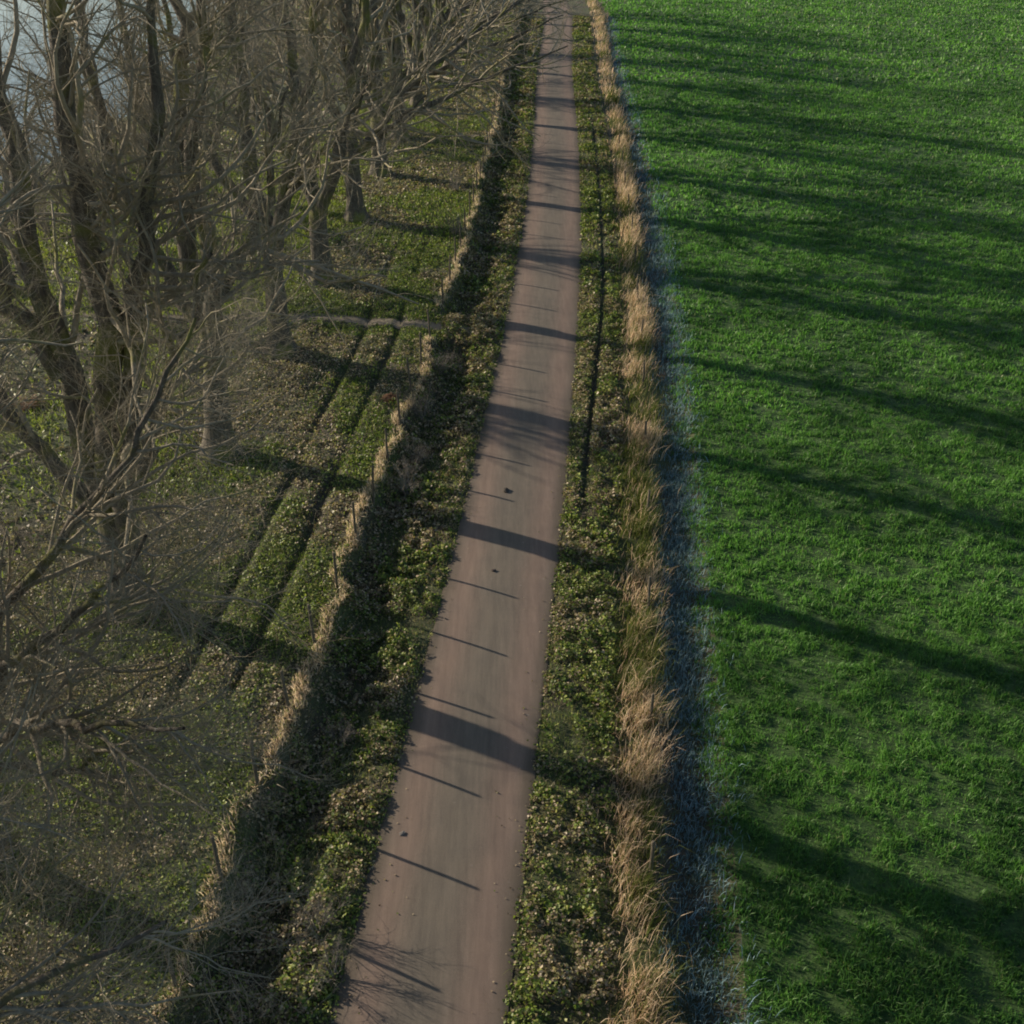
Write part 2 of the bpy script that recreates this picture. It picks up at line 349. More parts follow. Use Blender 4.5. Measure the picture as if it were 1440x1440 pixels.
leaves('meadow_leaves', *[np.concatenate(a) for a in (Xs, Ys, Zs, Ss)], np.concatenate(Cs), M_LEAF, 0.6,
       'moss, weeds and fallen leaves covering the ground around the avenue trees', 'ground cover')
# meadow grass blades (short, green to straw)
Xs, Ys, Ls, Ws, Cs = [], [], [], [], []
for s0, s1, y0, y1, d, L, W in ((-13, -3.9, 10, 28, 420, 0.10, 0.012), (-13, -3.9, 28, 50, 250, 0.12, 0.017), (-14, -3.9, 50, 90, 100, 0.16, 0.03), (-36, -11, 14, 75, 60, 0.2, 0.035)):
    s, X, Y = area(s0, s1, y0, y1, d); g0 = fbm(X, Y, 3.2, 71)
    keep = (rng.uniform(0, 1, len(s)) < 0.15 + 0.85 * sstep(0.42, 0.6, g0)) & (lake_mask(X, Y) < 0.05) & (np.abs(Y - 40.9) > 0.5); s, X, Y = s[keep], X[keep], Y[keep]
    Xs.append(X); Ys.append(Y); Ls.append(L * rng.uniform(0.5, 1.4, len(s))); Ws.append(np.full(len(s), W)); yl = sstep(-8, -13, s)[:, None]; Cs.append(covercol(len(s), np.full(len(s), 0.85)) * (1 - yl * 0.5) + yl * 0.5 * np.array([[0.34, 0.36, 0.07]]))
X, Y = np.concatenate(Xs), np.concatenate(Ys)
blades('meadow_grass', X, Y, gh(X, Y), np.concatenate(Ls), np.concatenate(Ws), np.concatenate(Cs), M_GRASS, 0.6, (0, 0), 'short mossy grass between the trees and the bank', 'grass')
# short grass and dead stalks between the verge plants
Xs, Ys, Ls, Ws, Cs = [], [], [], [], []
for s0, s1 in ((-3.9, -1.46), (1.46, 3.4)):
    for y0, y1, d, L, W in ((8, 26, 420, 0.09, 0.010), (26, 50, 240, 0.11, 0.016), (50, 100, 80, 0.14, 0.03)):
        s, X, Y = area(s0, s1, y0, y1, d); c = 2.05 + 0.45 * sstep(28, 48, Y)
        keep = rng.uniform(0, 1, len(s)) < 1 - 0.95 * np.exp(-((s - c) / 0.13) ** 2) * sstep(26, 29, Y); s, X, Y = s[keep], X[keep], Y[keep]
        Xs.append(X); Ys.append(Y); Ls.append(L * rng.uniform(0.4, 1.5, len(s))); Ws.append(np.full(len(s), W)); Cs.append(covercol(len(s), np.clip(fbm(X, Y, 1.2, 64) * 1.2 - 0.1, 0, 1)))
X, Y = np.concatenate(Xs), np.concatenate(Ys)
blades('verge_grass', X, Y, gh(X, Y), np.concatenate(Ls), np.concatenate(Ws), np.concatenate(Cs), M_GRASS, 0.8, (0, 0), 'short grass and dead stalks on both lane verges', 'grass')
# dry tufts along the bank edge
TAN = [(0.68, 0.55, 0.39), (0.78, 0.67, 0.50), (0.56, 0.44, 0.31), (0.42, 0.37, 0.20), (0.28, 0.31, 0.12)]
Xs, Ys, Cs = [], [], []
for y0, y1, d in ((8, 45, 900), (45, 110, 420)):
    s, X, Y = area(-4.55, -3.72, y0, y1, d)
    wob = 0.45 * (vnoise(Y, Y * 0, 1.5, 3) - 0.5) + 0.28 * (vnoise(Y, Y * 0, 0.5, 4) - 0.5)
    e = s + wob + 4.08; keep = (rng.uniform(0, 1, len(s)) < np.exp(-(np.abs(e) / 0.15) ** 3) * (0.25 + 0.75 * sstep(0.3, 0.6, fbm(X, Y, 1.5, 91)))) & ((Y < 39.2) | (Y > 42.4))
    Xs.append(X[keep]); Ys.append(Y[keep]); k = keep.sum(); Cs.append(np.array(TAN)[rng.choice(5, k, p=[.3, .25, .2, .13, .12])] * rng.uniform(0.8, 1.15, k)[:, None])
X, Y = np.concatenate(Xs), np.concatenate(Ys)
blades('bank_grass', X, Y, gh(X, Y), rng.uniform(0.10, 0.26, len(X)), 0.014 + 0.0004 * Y, np.concatenate(Cs), M_DRY, 0.6, (-0.05, -0.05), 'straw-coloured tufts lining the top edge of the bank', 'grass')
# tall dry grass between the right verge and the field ditch
Xs, Ys, Ls, Ws, Cs = [], [], [], [], []
for y0, y1, d, W in ((8, 22, 760, 0.013), (22, 45, 520, 0.018), (45, 80, 280, 0.028), (80, 140, 120, 0.05)):
    s, X, Y = area(2.75, 4.95, y0, y1, d)
    cs = 3.72 + 0.12 * sstep(20, 50, Y) + 0.35 * sstep(55, 80, Y); e = s - cs - 0.25 * (vnoise(Y, Y * 0, 2.5, 95) - 0.5)
    cl = 0.72 * vnoise(X, Y, 0.35, 96) + 0.28 * vnoise(X, Y, 1.3, 97)
    keep = rng.uniform(0, 1, len(s)) < np.exp(-(np.abs(e) / 0.43) ** 2.2) * (0.22 + 0.78 * sstep(0.3, 0.58, cl)); s, X, Y, cl, e = s[keep], X[keep], Y[keep], cl[keep], e[keep]
    k = len(s); low = vnoise(X, Y, 3.3, 98)
    Xs.append(X); Ys.append(Y); Ls.append((rng.uniform(0.15, 0.68, k) + 0.28 * sstep(0.5, 0.75, cl)) * (0.7 + 0.4 * low) * (1 - 0.35 * np.clip(-e / 0.6, 0, 1))); Ws.append(np.full(k, W))
    g = rng.uniform(0, 1, k) < 0.22 + 0.6 * sstep(0.42, 0.72, vnoise(X, Y, 1.7, 99))
    c = np.array(TAN)[rng.choice(5, k, p=[.30, .28, .24, .10, .08])]; c = np.where(g[:, None], np.array([(0.10, 0.14, 0.03)]), c)
    c = c * np.array([1.02, 0.95, 0.92]); Cs.append(c * rng.uniform(0.75, 1.15, k)[:, None])
X, Y = np.concatenate(Xs), np.concatenate(Ys)
blades('tall_dry_grass', X, Y, gh(X, Y), np.concatenate(Ls), np.concatenate(Ws), np.concatenate(Cs), M_DRY, 0.42, (0.2, -0.08), 'tall dry tan grass standing between the verge and the field edge', 'grass')
# frosted grass in the shaded field margin
Xs, Ys, Ls, Ws, Cs = [], [], [], [], []
for y0, y1, d, W in ((8, 30, 760, 0.014), (30, 60, 360, 0.022), (60, 125, 90, 0.045)):
    s, X, Y = area(4.05, 6.6, y0, y1, d); e = s - 4.95 - 0.2 * sstep(20, 60, Y) - 0.3 * (vnoise(Y, Y * 0, 1.6, 105) - 0.5)
    keep = rng.uniform(0, 1, len(s)) < np.exp(-(np.abs(e) / 0.52) ** 2) * (0.4 + 0.6 * sstep(0.3, 0.6, vnoise(X, Y, 0.5, 106))); s, X, Y = s[keep], X[keep], Y[keep]; k = len(s)
    Xs.append(X); Ys.append(Y); Ls.append(rng.uniform(0.06, 0.28, k)); Ws.append(np.full(k, W))
    t = rng.uniform(0, 1, k)[:, None]; Cs.append(np.array([[0.05, 0.115, 0.105]]) * (1 - t) + np.array([[0.29, 0.43, 0.48]]) * t)
X, Y = np.concatenate(Xs), np.concatenate(Ys)
blades('frosted_grass', X, Y, gh(X, Y), np.concatenate(Ls), np.concatenate(Ws), np.concatenate(Cs), M_FROST, 0.6, (0.1, 0), 'pale bluish frosted grass in the shaded field margin', 'grass')
# crop blades of the field
Xs, Ys, Ls, Ws, Cs = [], [], [], [], []
for s0, s1, y0, y1, d, L, W in ((4.6, 16, 9, 22, 1000, 0.125, 0.017), (4.6, 26, 22, 34, 480, 0.13, 0.026), (4.6, 36, 34, 55, 220, 0.14, 0.042), (5.2, 50, 55, 90, 70, 0.17, 0.075), (5.2, 75, 90, 150, 20, 0.2, 0.15)):
    s, X, Y = area(s0, s1, y0, y1, d); cl = 0.55 * vnoise(X, Y, 0.35, 111) + 0.45 * vnoise(X, Y, 0.16, 112)
    big = fbm(X, Y, 2.2, 113)
    keep = rng.uniform(0, 1, len(s)) < (0.25 + 0.75 * sstep(0.3, 0.6, cl)) * sstep(4.8, 5.45, s + 0.4 * (vnoise(X, Y, 0.6, 5) - 0.5)); s, X, Y, cl, big = s[keep], X[keep], Y[keep], cl[keep], big[keep]; k = len(s)
    Xs.append(X); Ys.append(Y); Ls.append(L * rng.uniform(0.5, 1.2, k) * (0.55 + 0.9 * sstep(0.3, 0.75, cl))); Ws.append(np.full(k, W) * rng.uniform(0.7, 1.3, k))
    t = np.clip(0.15 + 0.6 * sstep(0.3, 0.7, big) + rng.normal(0, 0.2, k), 0, 1)[:, None]
    c = np.array([[0.045, 0.12, 0.03]]) * (1 - t) + np.array([[0.17, 0.35, 0.08]]) * t
    o_ = rng.uniform(0, 1, k) < 0.03; c[o_] = (0.22, 0.26, 0.12); Cs.append(c)
X, Y = np.concatenate(Xs), np.concatenate(Ys)
blades('field_crop', X, Y, gh(X, Y), np.concatenate(Ls), np.concatenate(Ws), np.concatenate(Cs), M_GRASS, 0.75, (0, 0), 'dense bright green young cereal leaves covering the field', 'crop')
# leaves blown onto the lane
k = 520; Y = 9 + 90 * rng.uniform(0, 1, k) ** 1.6; s = np.sign(rng.uniform(-1, 1, k)) * (1.45 - np.abs(rng.normal(0, 0.35, k))); s = np.clip(s, -1.45, 1.45); X = s + cx(Y)
leaves('fallen_leaves', X, Y, road_z(X, Y) + 0.012, rng.uniform(0.02, 0.05, k), covercol(k, np.full(k, 0.1)) * 0.8, M_LEAF, 0.95, 'scattered fallen leaves on the lane', 'leaves')

# ------------------------------------------------------------ trees
def resample(P, n_):
    P = np.asarray(P, float); d = np.concatenate([[0], np.cumsum(np.linalg.norm(np.diff(P, axis=0), axis=1))])
    t = np.linspace(0, d[-1], n_)
    # smooth by Catmull-like double interpolation
    Q = np.stack([np.interp(t, d, P[:, k]) for k in range(3)], -1)
    for _ in range(2):
        Q[1:-1] = 0.25 * Q[:-2] + 0.5 * Q[1:-1] + 0.25 * Q[2:]
    return Q
def tubes(P, R, k):
    """P (B,n,3) R (B,n) -> V, F(quads)"""
    B, n_, _ = P.shape
    T = np.empty_like(P); T[:, 1:-1] = P[:, 2:] - P[:, :-2]; T[:, 0] = P[:, 1] - P[:, 0]; T[:, -1] = P[:, -1] - P[:, -2]
    T /= np.linalg.norm(T, axis=2, keepdims=True) + 1e-9
    m = P[:, -1] - P[:, 0]; m /= np.linalg.norm(m, axis=1, keepdims=True) + 1e-9
    ref = np.where(np.abs(m[:, 2:3]) > 0.8, np.array([[1.0, 0, 0]]), np.array([[0, 0, 1.0]]))[:, None, :]
    U = np.cross(T, ref); U /= np.linalg.norm(U, axis=2, keepdims=True) + 1e-9; W = np.cross(T, U)
    a = np.arange(k) * 2 * np.pi / k
    V = P[:, :, None, :] + R[:, :, None, None] * (U[:, :, None, :] * np.cos(a)[None, None, :, None] + W[:, :, None, :] * np.sin(a)[None, None, :, None])
    V = V.reshape(-1, 3)
    b_ = (np.arange(B) * n_ * k)[:, None, None]; i = np.arange(n_ - 1)[None, :, None] * k; j = np.arange(k)[None, None, :]; j2 = (j + 1) % k
    F = np.stack([b_ + i + j, b_ + i + j2, b_ + i + k + j2, b_ + i + k + j], -1).reshape(-1, 4)
    return V, F
def merge(parts):
    Vs, Fs, o = [], [], 0
    for V, F in parts: Vs.append(V); Fs.append(F + o); o += len(V)
    return np.concatenate(Vs), np.concatenate(Fs)
def sprout(P, R, counts, t0, ang, length, rfac, npt, r, trop=0.1, wob=0.18, rmin=0.003, outward=None, droop=0.0, lf=0.015):
    """children of branches P (B,n,3). length(t, parentlen) -> child length"""
    B, n_, _ = P.shape
    pl = np.linalg.norm(np.diff(P, axis=1), axis=2).sum(1)
    idx = np.repeat(np.arange(B), counts); K = len(idx)
    t = t0 + (0.99 - t0) * r.uniform(0, 1, K)
    fi = t * (n_ - 1); i0 = np.minimum(fi.astype(int), n_ - 2); fr = (fi - i0)[:, None]
    O = P[idx, i0] * (1 - fr) + P[idx, i0 + 1] * fr; D = P[idx, i0 + 1] - P[idx, i0]; D /= np.linalg.norm(D, axis=1, keepdims=True) + 1e-9
    Rp = R[idx, i0] * (1 - fr[:, 0]) + R[idx, i0 + 1] * fr[:, 0]
    q = r.normal(0, 1, (K, 3))
    if outward is not None:
        o = O - outward; o[:, 2] = 0; o /= np.linalg.norm(o, axis=1, keepdims=True) + 1e-9; q = q * 0.75 + o * 1.0
    q -= (q * D).sum(1, keepdims=True) * D; q /= np.linalg.norm(q, axis=1, keepdims=True) + 1e-9
    a = np.radians(r.uniform(ang[0], ang[1], K))[:, None]
    d = D * np.cos(a) + q * np.sin(a); L = length(t, pl[idx]) * r.uniform(0.6, 1.25, K)
    C = np.empty((K, npt, 3)); C[:, 0] = O
    for j in range(1, npt):
        d = d + r.normal(0, wob, (K, 3)) + np.array([0, 0, trop - droop * (1 - j / npt)])
        d /= np.linalg.norm(d, axis=1, keepdims=True); C[:, j] = C[:, j - 1] + d * (L / (npt - 1))[:, None]
    rb = np.maximum(np.minimum(Rp * rfac, L * lf), rmin)
    RR = rb[:, None] * np.linspace(1, 0.3, npt)[None, :]
    return C, RR
def build_tree(base, trunk, limbs, seed, dens=1.0, r0=0.44, reach=1.0, sub=1.0):
    """trunk: points, limbs: [(points, r_start, r_end)] in tree-local metres; returns (Vtrunk,Ftrunk),(Vcrown,Fcrown)"""
    r = np.random.default_rng(seed)
    tp = resample(trunk, 12); tr = np.interp(np.linspace(0, 1, 12), [0, 0.1, 0.3, 1], [r0 * 1.5, r0 * 1.12, r0 * 0.95, r0 * 0.8])
    tp[0] = tp[0] - np.array([0, 0, 0.15]); parts = []
    V, F = tubes(tp[None], tr[None], 14)
    an = np.arctan2(V[:, 1] - tp[0, 1], V[:, 0] - tp[0, 0]); hgt = V[:, 2]
    fl = np.exp(-np.clip(hgt, 0, 9) / 0.45) * 0.22 * np.maximum(0, np.cos(an * 5 + seed)) + 0.03 * np.cos(an * 3 + hgt * 1.3)
    V[:, 0] += np.cos(an) * fl * r0 * 2; V[:, 1] += np.sin(an) * fl * r0 * 2; parts.append((V, F))
    LP, LR = [], []
    for pts, ra, rb in limbs:
        q = resample(pts, 16); q[2:-1] += r.normal(0, 0.085, (13, 3)) * np.array([1, 0.6, 0.6]); LP.append(q)
        rr = 1.15 * (ra + (rb - ra) * np.linspace(0, 1, 16) ** 1.35); LR.append(rr)
    LP = np.array(LP); LR = np.array(LR); parts.append(tubes(LP, LR, 9)); tk = merge(parts)
    ll = np.linalg.norm(np.diff(LP, axis=1), axis=2).sum(1)
    axis0 = np.array([np.mean(LP[:, 8, 0]), np.mean(LP[:, 8, 1]), 0])
    c1 = np.maximum(3, (ll * 1.75 * dens).astype(int))
    B1, R1 = sprout(LP, LR, c1, 0.25, (30, 75), lambda t, p: reach * (5.4 - 3.4 * t), 0.55, 9, r, 0.07, 0.19, 0.012, axis0, lf=0.0165)
    B2, R2 = sprout(B1, R1, np.full(len(B1), int(6.3 * dens * sub)), 0.18, (30, 70), lambda t, p: (0.52 - 0.25 * t) * p + 0.25, 0.55, 6, r, 0.08, 0.2, 0.004, lf=0.011)
    B3, R3 = sprout(B2, R2, np.full(len(B2), int(6 * dens * sub)), 0.12, (25, 65), lambda t, p: (0.45 - 0.15 * t) * p + 0.18, 0.6, 4, r, 0.1, 0.22, 0.0025, lf=0.006)
    B4, R4 = sprout(B3, R3, np.full(len(B3), int(3 * dens * sub + 0.5)), 0.2, (25, 60), lambda t, p: 0.5 * p + 0.08, 0.7, 3, r, 0.1, 0.2, 0.0019)
    cr = merge([tubes(B1, R1, 6), tubes(B2, R2, 4), tubes(B3, R3, 3), tubes(B4, R4, 3)])
    return tk, cr

def limbY(pts, dy):        # (x,z) outline points plus a gradual lean dy towards +Y (metres at 12 m height)
    return [(x, -0.47 * x + 0.5 * dy * (z - 2.5) / 10, z) for x, z in pts]
def place_tree(name, loc, tk, cr, label, group, rz=0.0):
    t = empty(name, loc, rz); tag(t, label, 'tree', group)
    a = mesh('trunk', *tk, M_BARK, t, smooth=True); b_ = mesh('crown', *cr, M_TWIG, t, smooth=True)
    return t
GR = 'bare avenue trees beside the lane'
def rel(pts, x0, z0=0.5): return [(x - x0, z - z0) for x, z in pts]
# the four nearest trees in view: limbs as they fork in the photograph
x0 = -9.59
L1 = [(limbY(rel([(-9.55, 2.7), (-9.7, 4.43), (-10.0, 5.73), (-10.13, 6.96), (-10.06, 8.29), (-10.0, 9.55), (-10.08, 10.74), (-9.95, 12.5), (-10.3, 15.5), (-10.2, 17.8)], x0), 0.5), 0.27, 0.05),
      (limbY(rel([(-10.1, 6.7), (-10.6, 7.97), (-11.2, 8.9), (-11.9, 10.6), (-12.4, 13.0)], x0), -0.6), 0.16, 0.04),
      (limbY(rel([(-9.6, 3.4), (-9.15, 5.4), (-8.71, 6.96), (-8.34, 8.93), (-8.28, 10.0), (-8.38, 11.31), (-8.34, 12.53), (-8.1, 14.5), (-7.6, 16.5), (-7.5, 18.3)], x0), -0.4), 0.30, 0.06),
      (limbY(rel([(-9.5, 1.9), (-8.86, 3.65), (-8.4, 5.18), (-8.35, 6.62), (-7.93, 8.29), (-7.4, 10.0), (-6.98, 11.17), (-6.62, 12.92), (-6.1, 15.4)], x0), 0.8), 0.24, 0.05),
      (limbY(rel([(-8.5, 4.5), (-7.85, 5.73), (-7.3, 7.0), (-6.4, 8.6), (-5.6, 10.4)], x0), -1.2), 0.13, 0.03),
      (limbY(rel([(-9.7, 2.9), (-10.94, 4.43), (-11.9, 5.5), (-13.4, 7.4), (-14.0, 9.6)], x0), -0.8), 0.18, 0.04)]
tk, cr = build_tree(None, [(0, 0, 0), (0.06, 0, 1.2), (0.05, 0, 2.0), (0.03, 0, 2.9)], L1, 101, 1.15, 0.47)
place_tree('tree', (x0, 22.2, 0.5), tk, cr, 'thick many-stemmed bare tree, the nearest whose trunk base is in view', GR)
x0 = -9.15
L2 = [(limbY(rel([(-8.84, 3.6), (-8.96, 5.4), (-9.2, 7.0), (-9.34, 8.21), (-9.21, 9.56), (-8.81, 10.85), (-8.38, 12.42), (-8.3, 15), (-8.6, 17.5)], x0), 0.5), 0.27, 0.05),
      (limbY(rel([(-8.8, 3.8), (-8.25, 5.8), (-8.1, 7.21), (-8.45, 8.4), (-8.6, 9.4), (-8.06, 10.85), (-7.62, 12.59), (-7.0, 15.5)], x0), -0.7), 0.25, 0.05),
      (limbY(rel([(-8.9, 4.2), (-9.9, 5.8), (-10.8, 7.6), (-11.3, 9.8), (-11.4, 12.6), (-11.8, 15)], x0), 0.9), 0.2, 0.04),
      (limbY(rel([(-8.3, 5.8), (-7.2, 7.4), (-6.3, 9.2), (-5.6, 11.6)], x0), 0.9), 0.15, 0.03)]
tk, cr = build_tree(None, [(0, 0, 0), (0.1, 0, 1.2), (0.2, 0, 2.4), (0.31, 0, 3.5)], L2, 102, 1.15, 0.42)
place_tree('tree', (x0, 30.2, 0.5), tk, cr, 'bare tree with a leaning trunk forking high, second trunk base along the row', GR)
x0 = -8.62
L3 = [(limbY(rel([(-8.56, 3.6), (-8.67, 5.67), (-8.97, 7.14), (-9.09, 9.0), (-8.91, 11.2), (-9.2, 14), (-9.3, 16.8)], x0), 0.5), 0.26, 0.05),
      (limbY(rel([(-8.55, 3.7), (-7.87, 6.17), (-7.18, 8.08), (-6.52, 9.9), (-6.13, 11.62), (-5.6, 14.5)], x0), -0.6), 0.24, 0.05),
      (limbY(rel([(-8.6, 4.4), (-9.6, 6.0), (-10.6, 8.2), (-11.2, 11), (-11.6, 14)], x0), -0.3), 0.18, 0.04),
      (limbY(rel([(-7.9, 6.0), (-7.0, 7.3), (-5.6, 8.6), (-4.4, 10.4)], x0), -1.4), 0.12, 0.03)]
tk, cr = build_tree(None, [(0, 0, 0), (0.05, 0, 1.2), (0.08, 0, 2.3), (0.05, 0, 3.4)], L3, 103, 1.15, 0.42, 1.0, 0.85)
place_tree('tree', (x0, 37.9, 0.5), tk, cr, 'bare tree standing just before the footpath, wide V fork above its straight trunk', GR)
x0 = -8.15
L4 = [(limbY(rel([(-8.1, 3.3), (-8.42, 5.15), (-8.54, 6.83), (-8.54, 9.5), (-8.9, 12.5), (-9.1, 16)], x0), 0.4), 0.27, 0.05),
      (limbY(rel([(-8.1, 3.3), (-7.26, 5.15), (-6.55, 6.83), (-6.08, 9.24), (-5.2, 12), (-4.9, 15)], x0), -0.5), 0.26, 0.05),
      (limbY(rel([(-8.2, 3.9), (-9.4, 5.8), (-10.3, 8.4), (-10.6, 11.5), (-10.9, 14.5)], x0), -0.6), 0.19, 0.04),
      (limbY(rel([(-7.4, 5.0), (-6.2, 6.2), (-4.8, 7.2), (-3.2, 8.6)], x0), -0.9), 0.12, 0.03)]
tk4, cr4 = build_tree(None, [(0, 0, 0), (0.02, 0, 1.1), (0.03, 0, 2.1), (0.05, 0, 3.1)], L4, 104, 1.0, 0.44, 1.15, 0.85)
place_tree('tree', (x0, 45.4, 0.5), tk4, cr4, 'bare tree with a broad V fork, first beyond the footpath', GR)
# generic mature tree variants
def generic(seed, nl=5, reach=1.0, dens=0.95, boughs=True):
    r = np.random.default_rng(seed); fh = r.uniform(2.4, 3.6); lean = r.normal(0, 0.12, 2)
    trunk = [(0, 0, 0), (lean[0] * 0.3, lean[1] * 0.3, fh * 0.35), (lean[0] * 0.7, lean[1] * 0.7, fh * 0.7), (lean[0], lean[1], fh)]
    L = []
    for i in range(nl):
        az = 2 * np.pi * (i + r.uniform(-0.3, 0.3)) / nl; out = (r.uniform(0.6, 2.4) if boughs else r.uniform(1.0, 3.6)) * (1.0 if i else 0.2); top = r.uniform(12, 16.5) - out * 0.6
        pts = []
        for t in np.linspace(0, 1, 7):
            rr = out * t ** 0.9; u = math.cos(az) * rr * 1.35; v = math.sin(az) * rr * 0.42
            pts.append((lean[0] + u * 0.905 + v * 0.425 + r.normal(0, 0.1) * (t > 0), lean[1] - u * 0.425 + v * 0.905 + r.normal(0, 0.08) * (t > 0), fh - 0.5 + (top - fh) * t))
        L.append((pts, r.uniform(0.22, 0.28), 0.05))
    for az, z1 in (((r.uniform(-0.25, 0.1), 7.4), (r.uniform(-0.7, 0.5), 9.6)) if boughs else ()):
        L.append(([(0, 0, fh - 0.3)] + [(math.cos(az) * q, math.sin(az) * q, fh + (z1 - fh) * (q / 9.0) ** 0.75) for q in (2.5, 5.2, 8.0, 10.4)], 0.15, 0.025))
    return build_tree(None, trunk, L, seed + 500, dens, r.uniform(0.40, 0.46), reach, 0.66)
tkA, crA = generic(7, 4, 1.4, 0.95); tkB, crB = generic(23, 4, 1.5, 0.95); tkC, crC = generic(31, 4, 1.45, 0.95)
LD = [([(0, 0, 2.6), (-0.3, 0.2, 6), (-0.2, 0.5, 10), (-0.5, 0.4, 16)], 0.27, 0.05), ([(0, 0, 2.4), (1.0, -0.3, 5), (1.6, -0.4, 9), (1.9, -0.2, 14.5)], 0.24, 0.05),
      ([(0, 0, 2.6), (-1.4, -0.8, 5.5), (-2.2, -1.0, 9.5), (-2.6, -1.4, 14)], 0.22, 0.04),
      ([(0.1, 0, 2.2), (1.6, -1.0, 3.9), (3.2, -2.0, 5.2), (4.8, -3.0, 6.2), (6.2, -4.0, 7.0)], 0.10, 0.02),
      ([(0.1, 0, 2.6), (1.8, -0.4, 4.6), (3.6, -0.8, 6.4), (5.2, -1.4, 8.2)], 0.10, 0.02),
      ([(0.0, -0.1, 2.3), (0.8, -1.8, 3.8), (1.8, -3.6, 5.0), (3.0, -5.4, 6.4)], 0.10, 0.02),
      ([(0.8, -0.2, 4.4), (2.4, 0.5, 6.2), (4.2, 1.0, 8.2), (5.6, 1.2, 10.4)], 0.09, 0.02),
      ([(0.0, 0.0, 2.0), (1.5, -0.6, 3.0), (3.0, -1.4, 3.6), (4.6, -1.8, 4.6)], 0.08, 0.02)]
tkD, crD = build_tree(None, [(0, 0, 0), (0, 0, 1.0), (0.05, 0, 1.9), (0.05, 0, 2.8)], LD, 147, 1.3, 0.45, 0.95)
place_tree('tree', (-10.35, 14.3, 0.5), tkD, crD, 'bare tree whose twigs fill the lower left corner, its trunk base out of frame', GR)
t0 = [o for o in bpy.data.objects if o.get('category') == 'tree'][-1]
protos = []
far = [(-7.75, 54.0, 0), (-7.4, 62.3, 1), (-7.0, 70.6, 2), (-6.6, 80.0, 0), (-6.3, 88.6, 1), (-5.9, 97.8, 2), (-5.4, 106.3, 0), (-5.2, 114.8, 1), (-5.3, 123.5, 2), (-5.6, 132, 0)]
ordinal = ['second', 'third', 'fourth', 'fifth', 'sixth', 'seventh', 'eighth', 'ninth', 'tenth', 'eleventh']
def copy_tree(o):
    c = o.copy(); COL.objects.link(c)
    for ch in o.children:
        d = ch.copy(); COL.objects.link(d); d.parent = c
    return c
tm = copy_tree(t0); tm.location = (-10.9, 6.2, 0.4); tm.rotation_euler.z = 0.75; tm['label'] = 'bare tree outside the bottom left corner, only its outermost twigs reaching into view'
sets = [(tkA, crA), (tkB, crB), (tkC, crC)]
for i, (x, y, k) in enumerate(far):
    lab = 'bare tree in the lane-side row, %s beyond the footpath' % ordinal[i]
    if len(protos) < 3:
        t = place_tree('tree', (x, y, 0.5), *sets[k], lab, GR); protos.append(t); t.rotation_euler.z = 0.12 * i
    else:
        t = copy_tree(protos[k]); t.location = (x, y, 0.5); t['label'] = lab; t.rotation_euler.z = 0.16 * math.sin(2.1 * i)
        sc = 0.95 + 0.08 * math.sin(i * 3.3); t.scale = (sc, sc, sc)
# trees standing farther left, behind the avenue
back = [(-21.2, 44.1, 2, 0.72, 'bare tree behind the avenue at the left edge, in front of the lake'), (-19.4, 59.8, 0, 0.75, 'bare tree between the avenue and the lake shore'),
        (-16.9, 75.5, 1, 0.7, 'bare tree behind the avenue, standing level with the middle of the lake'), (-18.8, 94.8, 2, 0.8, 'distant bare tree behind the avenue near the far lake'),
        (-15.3, 111.2, 0, 0.8, 'farthest bare tree of the few behind the avenue')]
for i, (x, y, k, sc, lab) in enumerate(back):
    t = copy_tree(protos[k]); t.location = (x, y, float(gh(x, y))); t.rotation_euler.z = 1.3 + 1.9 * i; t.scale = (sc, sc, sc); tag(t, lab, 'tree', 'bare trees behind the avenue')

# ------------------------------------------------------------ bare shrubs
def shrub(seed, hgt, spread, nst=9):
    r = np.random.default_rng(seed); P = []
    for i in range(nst):
        az = r.uniform(0, 2 * np.pi); o = r.uniform(0, 0.08, 2); d = np.array([math.cos(az) * spread * r.uniform(0.3, 1), math.sin(az) * spread * r.uniform(0.3, 1), hgt * r.uniform(0.7, 1)])
        t = np.linspace(0, 1, 6)[:, None]; P.append(np.array([[o[0], o[1], -0.05]]) + d * t + r.normal(0, 0.03 * hgt, (6, 3)) * (t > 0))
    P = np.array(P); R = np.full((nst, 1), 0.012 * hgt) * np.linspace(1, 0.3, 6)[None, :]
    B2, R2 = sprout(P, R, np.full(nst, 7), 0.15, (20, 55), lambda t, p: 0.5 * p * (1 - 0.4 * t), 0.6, 5, r, 0.05, 0.22, 0.004)
    B3, R3 = sprout(B2, R2, np.full(len(B2), 5), 0.15, (20, 60), lambda t, p: 0.5 * p + 0.05, 0.6, 3, r, 0.05, 0.2, 0.0028)
    return merge([tubes(P, R, 5)]), merge([tubes(B2, R2, 3), tubes(B3, R3, 3)])
def place_shrub(x, y, proto, label, group, rz, sc=1.0):
    if isinstance(proto, tuple):
        t = empty('bare_shrub', (0, 0, 0)); mesh('stems', *proto[0], M_SHRUB, t, smooth=True); mesh('twigs', *proto[1], M_SHRUB, t, smooth=True)
    else: t = copy_tree(proto)
    t.location = (x, y, float(gh(x, y)) - 0.01); t.rotation_euler = (0, 0, rz); t.scale = (sc, sc, sc); tag(t, label, 'shrub', group); return t
G2 = 'bare shrubs in the ditch below the bank'
pa = place_shrub(-3.14, 33.3, shrub(1, 1.1, 0.7), 'grey leafless shrub in the ditch just before the footpath gap', G2, 0)
pb = place_shrub(-3.05, 28.6, shrub(2, 1.0, 0.8, 11), 'sprawling pale leafless shrub in the ditch level with the trunk that leans right', G2, 1)
place_shrub(-3.0, 30.4, pa, 'low leafless shrub in the ditch between two larger shrubs', G2, 2.2, 0.75)
